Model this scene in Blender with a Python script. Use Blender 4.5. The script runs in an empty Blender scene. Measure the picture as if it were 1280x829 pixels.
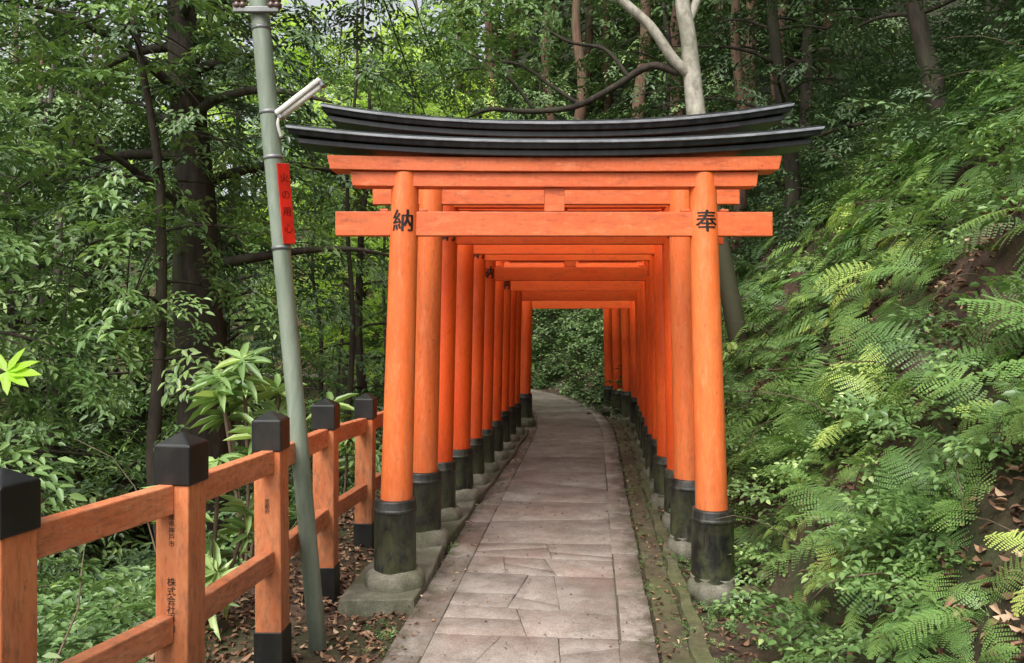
import bpy, bmesh, math, random
import numpy as np
from mathutils import Vector, Matrix
random.seed(7); rng=np.random.default_rng(7)
scene=bpy.context.scene
COL=scene.collection
def lin(r,g,b):
    f=lambda c:(c/255/12.92 if c/255<=0.04045 else ((c/255+0.055)/1.055)**2.4)
    return (f(r),f(g),f(b),1)
# ------------------------------------------------------------ materials
def newmat(name):
    m=bpy.data.materials.new(name); m.use_nodes=True
    nt=m.node_tree; return m,nt,nt.nodes,nt.links,nt.nodes['Principled BSDF']
def noise(N,L,scale,detail=4,vec=None,rough=.55,dist=0):
    n=N.new('ShaderNodeTexNoise'); n.inputs['Scale'].default_value=scale; n.inputs['Detail'].default_value=detail
    n.inputs['Roughness'].default_value=rough; n.inputs['Distortion'].default_value=dist
    if vec: L.new(vec,n.inputs['Vector'])
    return n.outputs['Fac']
def ramp(N,L,fac,stops):
    r=N.new('ShaderNodeValToRGB'); cr=r.color_ramp
    while len(cr.elements)<len(stops): cr.elements.new(.5)
    for e,(p,c) in zip(cr.elements,stops): e.position=p; e.color=c
    L.new(fac,r.inputs['Fac']); return r.outputs['Color']
def mix(N,L,fac,a,b,mode='MIX'):
    m=N.new('ShaderNodeMix'); m.data_type='RGBA'; m.blend_type=mode
    for s,v in ((m.inputs[0],fac),(m.inputs[6],a),(m.inputs[7],b)):
        if hasattr(v,'links'): L.new(v,s)
        else: s.default_value=v
    return m.outputs[2]
def g(v): return (v,v,v,1)
def coords(N,L,scale=(1,1,1),kind='Object'):
    if kind=='Position':
        t=N.new('ShaderNodeNewGeometry').outputs['Position']
    else: t=N.new('ShaderNodeTexCoord').outputs[kind]
    mp=N.new('ShaderNodeMapping'); L.new(t,mp.inputs['Vector']); mp.inputs['Scale'].default_value=scale
    return mp.outputs['Vector']
def heightfac(N,L,z0,z1,hi=1.0):
    sx=N.new('ShaderNodeSeparateXYZ'); L.new(N.new('ShaderNodeNewGeometry').outputs['Position'],sx.inputs[0])
    mr=N.new('ShaderNodeMapRange'); mr.inputs[1].default_value=z0; mr.inputs[2].default_value=z1; mr.inputs[3].default_value=0; mr.inputs[4].default_value=hi
    L.new(sx.outputs[2],mr.inputs[0]); return mr.outputs[0]
def math_(N,L,op,a,b):
    mm=N.new('ShaderNodeMath'); mm.operation=op
    for s,v in ((mm.inputs[0],a),(mm.inputs[1],b)):
        if hasattr(v,'links'): L.new(v,s)
        else: s.default_value=v
    return mm.outputs[0]
def bump(N,L,P,h,strength=.3,dist=.01):
    b=N.new('ShaderNodeBump'); b.inputs['Strength'].default_value=strength; b.inputs['Distance'].default_value=dist
    L.new(h,b.inputs['Height']); L.new(b.outputs[0],P.inputs['Normal'])

def mat_paint(name,c1,c2,dirt,grime=.35,scale=(6,6,1.2),rough=.42,pale=None):
    m,nt,N,L,P=newmat(name)
    v=coords(N,L,scale,'Position')
    n1=noise(N,L,1.3,6,v,.6); n2=noise(N,L,5,6,v,.7)
    c=ramp(N,L,n1,[(.3,c1),(.7,c2)])
    f=ramp(N,L,n2,[(.50,g(0)),(.75,g(grime))])
    c=mix(N,L,f,c,dirt)
    if pale:
        n5=noise(N,L,2.6,7,coords(N,L,tuple(q*1.7 for q in scale),'Position'),.72,.5)
        c=mix(N,L,ramp(N,L,n5,[(.52,g(0)),(.72,g(.5))]),c,pale)
    n6=noise(N,L,34,4,coords(N,L,(1,1,.6),'Position'),.6)
    c=mix(N,L,ramp(N,L,n6,[(.66,g(0)),(.72,g(.55))]),c,dirt)
    fine=noise(N,L,60,3,coords(N,L,(1,1,.4),'Position'))
    c=mix(N,L,.15,c,ramp(N,L,fine,[(.3,g(.2)),(.7,g(.9))]),'OVERLAY')
    c=mix(N,L,math_(N,L,'MULTIPLY',heightfac(N,L,1.1,.45,.8),n2),c,dirt)
    L.new(c,P.inputs['Base Color'])
    L.new(ramp(N,L,n2,[(.3,g(rough-.06)),(.7,g(rough+.2))]),P.inputs['Roughness'])
    bump(N,L,P,n2,.15,.004)
    return m
PALE=lin(238,152,104)
M_faded=mat_paint('vermilion_faded',lin(228,102,46),lin(238,124,64),lin(132,74,44),.42,pale=PALE)
M_beam=mat_paint('vermilion_beam',lin(208,90,44),lin(226,112,60),lin(112,60,38),.65,(1.5,6,6),pale=PALE)
M_fresh=mat_paint('vermilion_fresh',lin(236,78,18),lin(242,98,32),lin(138,50,22),.32)
M_fresh_beam=mat_paint('vermilion_fresh_beam',lin(230,80,20),lin(238,102,36),lin(116,48,26),.38,(1.5,6,6))
M_fence=mat_paint('fence_paint',lin(198,106,60),lin(216,134,86),lin(100,74,54),.75,(8,8,2),.5,pale=lin(226,166,122))
M_rail=mat_paint('rail_paint',lin(194,102,60),lin(218,140,98),lin(96,72,54),.75,(3,3,12),.5,pale=lin(230,172,130))

def mat_black(name,moss=.5,base=(14,14,15),zlow=None,hi=(42,43,40)):
    m,nt,N,L,P=newmat(name)
    v=coords(N,L,(3,3,2),'Position')
    n=noise(N,L,2.2,6,v,.65)
    c=ramp(N,L,n,[(.4,lin(*base)),(.62,lin(*hi))])
    c=mix(N,L,ramp(N,L,noise(N,L,14,6,coords(N,L,(1,1,.25),'Position'),.7),[(.5,g(0)),(.68,g(moss*.6))]),c,lin(96,92,80))
    f=ramp(N,L,noise(N,L,2.4,7,v,.72,.4),[(.43,g(0)),(.64,g(moss))])
    if zlow: f=math_(N,L,'MULTIPLY',f,heightfac(N,L,zlow[0],zlow[1],1.3))
    c=mix(N,L,f,c,lin(78,82,50))
    L.new(c,P.inputs['Base Color']); P.inputs['Roughness'].default_value=.5
    bump(N,L,P,n,.3,.008); return m
M_sleeve=mat_black('sleeve_black',.8,(12,11,11),zlow=(.58,.2))
M_cap=mat_black('cap_black',.12,(7,7,8),hi=(22,23,24))
m,nt,N,L,P=newmat('roof_sheet'); M_roof=m
v=coords(N,L,(8,2,2),'Position'); n=noise(N,L,2,6,v,.7)
L.new(ramp(N,L,n,[(.35,lin(16,17,20)),(.7,lin(48,50,54))]),P.inputs['Base Color']); P.inputs['Roughness'].default_value=.38
m,nt,N,L,P=newmat('roof_fascia'); M_fascia=m
v=coords(N,L,(3,2,9),'Position'); n=noise(N,L,2,6,v,.7)
L.new(ramp(N,L,n,[(.35,lin(64,67,72)),(.7,lin(132,135,140))]),P.inputs['Base Color']); P.inputs['Roughness'].default_value=.42
m,nt,N,L,P=newmat('ink_black'); M_ink=m
P.inputs['Base Color'].default_value=lin(20,16,16); P.inputs['Roughness'].default_value=.5

def mat_stone(name,c1,c2,c3,moss=.5,mosscol=(66,76,40),sc=4,attr=0,edge=False):
    m,nt,N,L,P=newmat(name)
    v=coords(N,L,(1,1,1),'Position')
    n1=noise(N,L,sc,8,v,.7); n2=noise(N,L,1.1,7,v,.68); n3=noise(N,L,90,3,v)
    c=ramp(N,L,n1,[(.3,c1),(.5,c2),(.72,c3)])
    if attr:
        a=N.new('ShaderNodeAttribute'); a.attribute_name='tint'
        c=mix(N,L,attr,c,ramp(N,L,a.outputs['Fac'],[(0,g(.36)),(1,g(.66))]),'OVERLAY')
    f=ramp(N,L,n2,[(.47,g(0)),(.64,g(moss))]); c=mix(N,L,f,c,lin(*mosscol))
    n4=noise(N,L,22,6,v,.75); c=mix(N,L,ramp(N,L,n4,[(.52,g(0)),(.7,g(.55))]),c,c1)
    if edge:
        a2=N.new('ShaderNodeAttribute'); a2.attribute_name='lateral'
        e=ramp(N,L,a2.outputs['Fac'],[(.62,g(0)),(1,g(1))])
        nn=noise(N,L,5,8,v,.75)
        ef=math_(N,L,'MULTIPLY',e,ramp(N,L,nn,[(.38,g(0)),(.6,g(1))]))
        c=mix(N,L,ef,c,ramp(N,L,noise(N,L,2,4,v),[(.4,lin(70,72,46)),(.6,lin(72,58,46))]))
    c=mix(N,L,.4,c,ramp(N,L,n3,[(.3,g(.22)),(.7,g(.82))]),'OVERLAY')
    L.new(c,P.inputs['Base Color']); P.inputs['Roughness'].default_value=.82
    ad=N.new('ShaderNodeMath'); ad.operation='ADD'; L.new(n1,ad.inputs[0]); L.new(n3,ad.inputs[1])
    bump(N,L,P,ad.outputs[0],.5,.007); return m
M_pave=mat_stone('paving_stone',lin(104,95,87),lin(142,132,123),lin(166,157,149),.6,(126,100,88),3.2,.45,True)
M_joint=mat_stone('joint_earth',lin(60,55,44),lin(82,76,62),lin(98,92,78),.5,(76,80,50))
M_conc=mat_stone('footing_concrete',lin(84,80,68),lin(112,108,94),lin(140,136,122),.85,(74,82,48),6)
M_moss=mat_stone('mossy_kerb_stone',lin(60,56,42),lin(86,84,58),lin(110,108,84),.75,(78,90,44),9)
M_gutter=mat_stone('gutter_earth',lin(52,44,34),lin(84,76,56),lin(104,98,76),.8,(84,92,52),6)

m,nt,N,L,P=newmat('forest_soil'); M_soil=m
v=coords(N,L,(1,1,1),'Position')
n1=noise(N,L,6,9,v,.75); n2=noise(N,L,.9,6,v,.6); n3=noise(N,L,45,5,v,.7)
c=ramp(N,L,n1,[(.3,lin(44,33,25)),(.5,lin(80,62,48)),(.7,lin(116,94,74))])
c=mix(N,L,ramp(N,L,n2,[(.45,g(0)),(.6,g(.7))]),c,lin(58,72,36))
c=mix(N,L,heightfac(N,L,2.5,6,.85),c,ramp(N,L,n1,[(.35,lin(22,30,18)),(.65,lin(50,62,34))]))
c=mix(N,L,.5,c,ramp(N,L,n3,[(.3,g(.15)),(.7,g(.85))]),'OVERLAY')
L.new(c,P.inputs['Base Color']); P.inputs['Roughness'].default_value=.95
bump(N,L,P,n1,.9,.06)

def mat_leaf(name,stops,trans=.3,rough=.34,spec=.5,boost=1.6):
    m,nt,N,L,P=newmat(name)
    a=N.new('ShaderNodeAttribute'); a.attribute_name='tint'
    c=ramp(N,L,a.outputs['Fac'],[(p,lin(*q)) for p,q in stops])
    L.new(c,P.inputs['Base Color']); P.inputs['Roughness'].default_value=rough
    P.inputs['Specular IOR Level'].default_value=spec
    if trans>0:
        t=N.new('ShaderNodeBsdfTranslucent')
        L.new(mix(N,L,1.0,c,(boost*1.1,boost*1.15,boost*.6,1),'MULTIPLY'),t.inputs['Color'])
        ms=N.new('ShaderNodeMixShader'); ms.inputs[0].default_value=trans
        L.new(P.outputs[0],ms.inputs[1]); L.new(t.outputs[0],ms.inputs[2])
        L.new(ms.outputs[0],N['Material Output'].inputs['Surface'])
    return m
M_leaf=mat_leaf('broadleaf',[(0,(56,74,44)),(.5,(100,130,76)),(.85,(140,168,102)),(1,(182,202,134))],.2)
M_leafd=mat_leaf('broadleaf_dark',[(0,(48,64,42)),(.5,(88,114,74)),(.9,(126,152,102)),(1,(162,180,130))],0)
M_leaff=mat_leaf('broadleaf_far',[(0,(52,68,42)),(.5,(98,124,72)),(.9,(142,166,100)),(1,(178,196,130))],0,.5)
M_leafy=mat_leaf('broadleaf_spring',[(0,(124,152,72)),(.5,(170,196,98)),(1,(216,232,146))],.42,boost=1.6)
M_fern=mat_leaf('fern_green',[(0,(58,84,46)),(.5,(98,132,70)),(.85,(134,166,86)),(1,(180,200,104))],.2,.45)
M_litter=mat_leaf('dead_leaf',[(0,(66,44,34)),(.5,(118,88,68)),(.85,(160,126,98)),(1,(194,164,134))],0,.7,.3)
M_maple=mat_leaf('maple_green',[(0,(140,190,44)),(1,(172,212,66))],.4,boost=1.3)

def mat_bark(name,c1,c2,c3,sc=(6,6,1.2),rough=.85,b=.6,low=None):
    m,nt,N,L,P=newmat(name)
    v=coords(N,L,sc,'Position'); n1=noise(N,L,2.5,8,v,.7,.3); n2=noise(N,L,.6,5,v)
    c=ramp(N,L,n1,[(.3,c1),(.5,c2),(.72,c3)])
    c=mix(N,L,ramp(N,L,n2,[(.45,g(0)),(.65,g(.5))]),c,lin(74,80,54))
    if low: c=mix(N,L,heightfac(N,L,low[0],low[1]),c,low[2])
    L.new(c,P.inputs['Base Color']); P.inputs['Roughness'].default_value=rough
    bump(N,L,P,n1,b,.03); return m
M_bark=mat_bark('bark_dark',lin(30,24,19),lin(54,45,36),lin(82,71,60))
M_cedar=mat_bark('bark_cedar',lin(58,40,30),lin(96,68,52),lin(124,94,74),(10,10,.7))
M_pale=mat_bark('bark_pale',lin(118,112,100),lin(166,160,146),lin(200,194,180),(4,4,3),.8,.3,(4.2,3.2,lin(66,64,44)))
M_pole=mat_bark('pole_grey_green',lin(104,116,102),lin(130,142,126),lin(154,162,148),(5,5,1),.6,.1)
M_twig=mat_bark('twig_brown',lin(62,48,38),lin(98,80,64),lin(130,112,92))
def mat_plain(name,col,rough=.5,metal=0):
    m,nt,N,L,P=newmat(name)
    n=noise(N,L,9,5,coords(N,L,(1,1,1),'Position'))
    d=tuple(x*.65 for x in col[:3])+(1,)
    L.new(ramp(N,L,n,[(.35,d),(.6,col)]),P.inputs['Base Color']); P.inputs['Roughness'].default_value=rough; P.inputs['Metallic'].default_value=metal
    return m
M_red=mat_plain('sign_red',lin(214,38,22),.4)
M_redd=mat_plain('sign_lettering',lin(96,14,10),.4)
M_white=mat_plain('lamp_white',lin(216,214,206),.4)
M_grey=mat_plain('steel_grey',lin(130,132,132),.45,.3)
M_wire=mat_plain('cable_black',lin(26,26,28),.5)
M_ceram=mat_plain('insulator_brown',lin(90,70,60),.25)

# ------------------------------------------------------------ mesh helpers
def mobj(name,verts,faces,mat,parent=None,smooth=False,loc=None):
    me=bpy.data.meshes.new(name); me.from_pydata([tuple(v) for v in verts],[],faces); me.update()
    if smooth: me.polygons.foreach_set('use_smooth',[True]*len(me.polygons))
    o=bpy.data.objects.new(name,me); COL.objects.link(o)
    if mat: me.materials.append(mat)
    if parent: o.parent=parent
    if loc: o.location=loc
    return o
def empty(name,loc=(0,0,0),rz=0):
    e=bpy.data.objects.new(name,None); e.location=loc; e.rotation_euler=(0,0,rz); e.empty_display_size=.2; COL.objects.link(e); return e
def bevel(o,w=.006,seg=2):
    b=o.modifiers.new('b','BEVEL'); b.width=w; b.segments=seg; b.limit_method='ANGLE'; b.angle_limit=.6; return o
def boxv(c,s):
    x,y,z=[k/2 for k in s]
    return [(c[0]+a*x,c[1]+b*y,c[2]+d*z) for a,b,d in ((-1,-1,-1),(1,-1,-1),(1,1,-1),(-1,1,-1),(-1,-1,1),(1,-1,1),(1,1,1),(-1,1,1))]
BF=[(0,3,2,1),(4,5,6,7),(0,1,5,4),(1,2,6,5),(2,3,7,6),(3,0,4,7)]
def box(name,c,s,mat,parent=None,bv=.006):
    o=mobj(name,boxv(c,s),BF,mat,parent); 
    if bv: bevel(o,bv)
    return o
def lathe(profile,n=32,c=(0,0)):
    V=[];F=[]
    for r,z in profile:
        for i in range(n):
            a=2*math.pi*i/n; V.append((c[0]+r*math.cos(a),c[1]+r*math.sin(a),z))
    for k in range(len(profile)-1):
        for i in range(n):
            j=(i+1)%n; F.append((k*n+i,k*n+j,(k+1)*n+j,(k+1)*n+i))
    F.append(tuple(range(n-1,-1,-1))); F.append(tuple((len(profile)-1)*n+i for i in range(n)))
    return V,F
def tube(pts,rad,n=8,V=None,F=None):
    V=[] if V is None else V; F=[] if F is None else F
    b0=len(V); pts=[Vector(p) for p in pts]; ref=Vector((0.3,0.9,0.1)).normalized()
    for i,p in enumerate(pts):
        t=(pts[min(i+1,len(pts)-1)]-pts[max(i-1,0)]).normalized()
        u=t.cross(ref); 
        if u.length<.05: u=t.cross(Vector((1,0,0)))
        u.normalize(); w=t.cross(u)
        r=rad[i] if hasattr(rad,'__len__') else rad
        for k in range(n):
            a=2*math.pi*k/n; q=p+(u*math.cos(a)+w*math.sin(a))*r; V.append(tuple(q))
    for i in range(len(pts)-1):
        for k in range(n):
            j=(k+1)%n; F.append((b0+i*n+k,b0+i*n+j,b0+(i+1)*n+j,b0+(i+1)*n+k))
    F.append(tuple(b0+k for k in range(n-1,-1,-1))); F.append(tuple(b0+(len(pts)-1)*n+k for k in range(n)))
    return V,F
def smoothpts(pts,sub=5):
    P=[Vector(p) for p in pts]; out=[]
    for i in range(len(P)-1):
        p0=P[max(i-1,0)];p1=P[i];p2=P[i+1];p3=P[min(i+2,len(P)-1)]
        for k in range(sub):
            t=k/sub
            out.append(.5*((2*p1)+(p2-p0)*t+(2*p0-5*p1+4*p2-p3)*t*t+(3*p1-p0-3*p2+p3)*t**3))
    out.append(P[-1]); return out
def interp(a,n): 
    return list(np.interp(np.linspace(0,1,n),np.linspace(0,1,len(a)),a))
def bigmesh(name,verts,tint,mat,parent=None):
    V,Q=verts
    me=bpy.data.meshes.new(name); me.vertices.add(len(V)); me.vertices.foreach_set('co',V.astype(np.float32).ravel())
    me.loops.add(Q.size); me.loops.foreach_set('vertex_index',Q.astype(np.int32).ravel())
    me.polygons.add(len(Q)); me.polygons.foreach_set('loop_start',np.arange(0,Q.size,4,dtype=np.int32))
    me.update(calc_edges=True)
    at=me.attributes.new('tint','FLOAT','POINT'); at.data.foreach_set('value',tint.astype(np.float32))
    me.materials.append(mat)
    o=bpy.data.objects.new(name,me); COL.objects.link(o)
    if parent: o.parent=parent
    return o

# ------------------------------------------------------------ the lie of the land
PC=np.array([(-9.3,-90),(-4.2,-40),(-1.2,-8),(-.37,0),(.04,3.94),(.15,5),(.40,7.5),(.68,10.2),(.86,12),(.93,13.6),(.9,15),(.65,16.8),(.15,18.6),(-.8,20.4),(-2.4,22),(-5,23.6),(-9,25),(-20,28),(-50,33),(-110,40)],float)
def catmull(P,sub):
    return np.array([tuple(v)[:2] for v in smoothpts([(a,b,0) for a,b in P],sub)])
PL=catmull(PC,14)
seg=np.diff(PL,axis=0); SL=np.hypot(seg[:,0],seg[:,1]); CUM=np.concatenate([[0],np.cumsum(SL)])
U0=np.interp(0,PL[:,1][:60],CUM[:60])
def along(u,s):
    x=np.interp(u,CUM,PL[:,0]); y=np.interp(u,CUM,PL[:,1])
    e=.3; tx=np.interp(u+e,CUM,PL[:,0])-np.interp(u-e,CUM,PL[:,0]); ty=np.interp(u+e,CUM,PL[:,1])-np.interp(u-e,CUM,PL[:,1])
    l=np.hypot(tx,ty); return x+ty/l*s, y-tx/l*s
def signed(x,y):
    x=np.asarray(x,float).ravel(); y=np.asarray(y,float).ravel(); best=np.full(x.shape,1e9); sg=np.ones(x.shape)
    for i in range(len(seg)):
        ax,ay=PL[i]; dx,dy=seg[i]; 
        t=np.clip(((x-ax)*dx+(y-ay)*dy)/(SL[i]**2),0,1); ex=x-ax-t*dx; ey=y-ay-t*dy
        d=np.hypot(ex,ey); m=d<best; best[m]=d[m]; cr=(ex*dy-ey*dx); sg[m]=np.where(cr[m]>=0,1,-1)
    return best*sg
def wob(x,y):
    return (np.sin(x*1.7+y*.9+1)*np.cos(y*1.3-x*.6)+.5*np.sin(x*3.9-y*2.7+2)*np.cos(y*4.3+x*1.9)+.3*np.sin(x*8.1+y*6.3)*np.sin(y*9.2-x*3))
def hfun(x,y):
    x=np.asarray(x,float); y=np.asarray(y,float); shp=x.shape
    s=signed(x,y); xf=x.ravel(); yf=y.ravel()
    a=np.clip(s-1.3,0,None); h=-.04+1.45*np.minimum(a,2.0)*np.clip(a/.35,.35,1)+.92*np.clip(a-2.0,0,None)
    cap=7+26*np.clip((xf+4)/9,0,1)
    h=np.where(h>cap,cap+(h-cap)*.03,h)
    h+=.07*np.clip((-s-1.15)/.2,0,1)
    b=np.clip(-1.75-s,0,None); h-=.72*np.minimum(b,7)
    h+=.25*np.clip(b-34,0,60)
    n=wob(xf,yf); h+=n*(.16*np.clip(a,0,1)+.14*np.clip(b,0,1))
    h+=.012*np.sin(xf*9)*np.sin(yf*7)*(np.abs(s)>.95)
    return h.reshape(shp)
N1=300
gx=1.4*np.sinh(np.linspace(-5,5,N1))+.3; gy=1.5*np.sinh(np.linspace(-5,5,N1))+7
X,Y=np.meshgrid(gx,gy); Z=hfun(X,Y)
V=np.stack([X.ravel(),Y.ravel(),Z.ravel()],1)
i=np.arange(N1*N1).reshape(N1,N1); Q=np.stack([i[:-1,:-1].ravel(),i[:-1,1:].ravel(),i[1:,1:].ravel(),i[1:,:-1].ravel()],1)
gr=bigmesh('ground',(V,Q),np.zeros(len(V)),M_soil); gr.data.polygons.foreach_set('use_smooth',[True]*len(gr.data.polygons))

# ------------------------------------------------------------ footpath
def strip(name,s0,s1,z0,z1,ua,ub,mat,step=.15,jit=0):
    us=np.arange(ua,ub,step); V=[];F=[]
    for k,u in enumerate(us):
        j0=jit*math.sin(u*3.1)*math.cos(u*7.7); j1=jit*math.sin(u*4.3+1)*math.cos(u*5.1)
        for s,z in ((s0+j0,z0),(s0+j0*1.1+.012,z1),(s1+j1-.012,z1),(s1+j1,z0)):
            x,y=along(u,s); V.append((float(x),float(y),z+ (jit*.4*math.sin(u*9+s*5) if z==z1 else 0)))
    for k in range(len(us)-1):
        for q in range(3): F.append((k*4+q,k*4+q+1,k*4+q+5,k*4+q+4))
    return mobj(name,V,F,mat)
path=empty('stone_footpath')
o=strip('mortar_bed',-.69,.69,-.06,.002,U0-7,U0+45,M_joint); o.parent=path
slV=[];slQ=[];slT=[];slS=[]
def slab(c,z,tint,gap=.0035):
    c=np.array(c); cen=c.mean(0)
    rings=[]; tl=[random.uniform(-.003,.003) for _ in range(4)]
    for ins,zz in ((.0,-.02),(.0,z-.003),(.006,z)):
        d=c-cen; l=np.linalg.norm(d,axis=1,keepdims=True); rings.append((cen+d*(1-(gap+ins)/l),zz))
    b=len(slV)
    for ri,(r,zz) in enumerate(rings):
        for k in range(4):
            x,y=along(r[k,0],r[k,1]); slV.append((float(x),float(y),zz+(tl[k] if ri else 0))); slT.append(tint); slS.append(abs(r[k,1])/.68)
    for k in range(4):
        j=(k+1)%4
        slQ.append((b+k,b+j,b+4+j,b+4+k)); slQ.append((b+4+k,b+4+j,b+8+j,b+8+k))
    slQ.append((b+8,b+9,b+10,b+11))
for s0,s1 in ((-.68,-.5),(.5,.68)):
    u=U0-7
    while u<U0+44:
        l=random.uniform(.5,1.0); w=random.uniform(-.006,.006); q=random.uniform(-.01,.01)
        slab([(u,s0+q),(u,s1+w),(u+l,s1+w),(u+l,s0+q)],.011+random.uniform(-.002,.003),random.random()); u+=l
u=U0-7
def edge(): 
    return [random.uniform(-.1,.1) for _ in range(2)]
e0=edge()
while u<U0+44:
    near=u<U0+6.0
    l=random.uniform(.34,.52) if near else random.uniform(.8,1.5)
    e1=edge() if near else [random.uniform(-.02,.02)]*2
    n=random.choice((2,2,3,3)) if near else random.choice((1,1,2))
    cuts=[-.495]+sorted([-.495+.99*(k+1)/n+random.uniform(-.1,.1)*(3/n) *.8 for k in range(n-1)])+[.495]
    sk=[0]+[random.uniform(-.12,.12) if near else 0 for _ in range(n-1)]+[0]
    E0=lambda s:e0[0]+(e0[1]-e0[0])*(s+.5); E1=lambda s:e1[0]+(e1[1]-e1[0])*(s+.5)
    for k in range(n):
        a0,a1=cuts[k],cuts[k+1]; b0,b1=cuts[k]+sk[k],cuts[k+1]+sk[k+1]
        z=.010+random.uniform(-.003,.003)
        pa=[(u+E0(a0),a0),(u+E0(a1),a1)]; pb=[(u+l+E1(b1),b1),(u+l+E1(b0),b0)]
        if random.random()<(.5 if near else .25):
            f0=random.uniform(.3,.7); f1=min(.85,max(.15,f0+random.uniform(-.35,.35)))
            mL=tuple(np.array(pa[0])*(1-f0)+np.array(pb[1])*f0); mR=tuple(np.array(pa[1])*(1-f1)+np.array(pb[0])*f1)
            tt=random.random(); slab([pa[0],pa[1],mR,mL],z,tt,.002); slab([mL,mR,pb[0],pb[1]],z-.001,tt+random.uniform(-.1,.1),.002)
        else: slab(pa+pb,z,random.random(),.0035 if near else .002)
    e0=e1; u+=l
o=bigmesh('paving_slabs',(np.array(slV),np.array(slQ)[:,::-1]),np.array(slT),M_pave,path)
at=o.data.attributes.new('lateral','FLOAT','POINT'); at.data.foreach_set('value',np.array(slS,dtype=np.float32))
o=strip('gutter',.7,.87,-.06,-.022,U0-7,U0+30,M_gutter)
o=strip('mossy_kerb',.865,.965,-.08,.0,U0-7,U0+14,M_moss,.05,.022)

# ------------------------------------------------------------ lettering
def textmesh(body,size,off=0,space=1.0):
    cu=bpy.data.curves.new('t','FONT'); cu.body=body; cu.size=size; cu.offset=off; cu.align_x='CENTER'; cu.align_y='CENTER'; cu.space_line=space
    o=bpy.data.objects.new('t',cu); COL.objects.link(o)
    bpy.context.view_layer.update(); dg=bpy.context.evaluated_depsgraph_get()
    me=bpy.data.meshes.new_from_object(o.evaluated_get(dg)); bpy.data.objects.remove(o); return me
def inscribe(ch,size,cxf,rf,zc,parent):
    for dx,dr in ((-.0028,0),(.0028,.0006),(0,.0012)):
        me=textmesh(ch,size); bm=bmesh.new(); bm.from_mesh(me)
        xs=[v.co.x for v in bm.verts]; ys=[v.co.y for v in bm.verts]
        mx=(min(xs)+max(xs))/2; my=(min(ys)+max(ys))/2
        x=min(xs)
        while x<max(xs):
            bmesh.ops.bisect_plane(bm,geom=bm.verts[:]+bm.edges[:]+bm.faces[:],plane_co=(x,0,0),plane_no=(1,0,0)); x+=.005
        for v in bm.verts:
            z=zc+v.co.y-my; R=rf(z); a=(v.co.x-mx+dx)/R
            v.co=(cxf(z)+(R+.0025+dr)*math.sin(a),-(R+.0025+dr)*math.cos(a),z)
        bm.to_mesh(me); bm.free(); me.materials.clear(); me.materials.append(M_ink)
        o=bpy.data.objects.new('inscription',me); COL.objects.link(o); o.parent=parent

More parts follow.
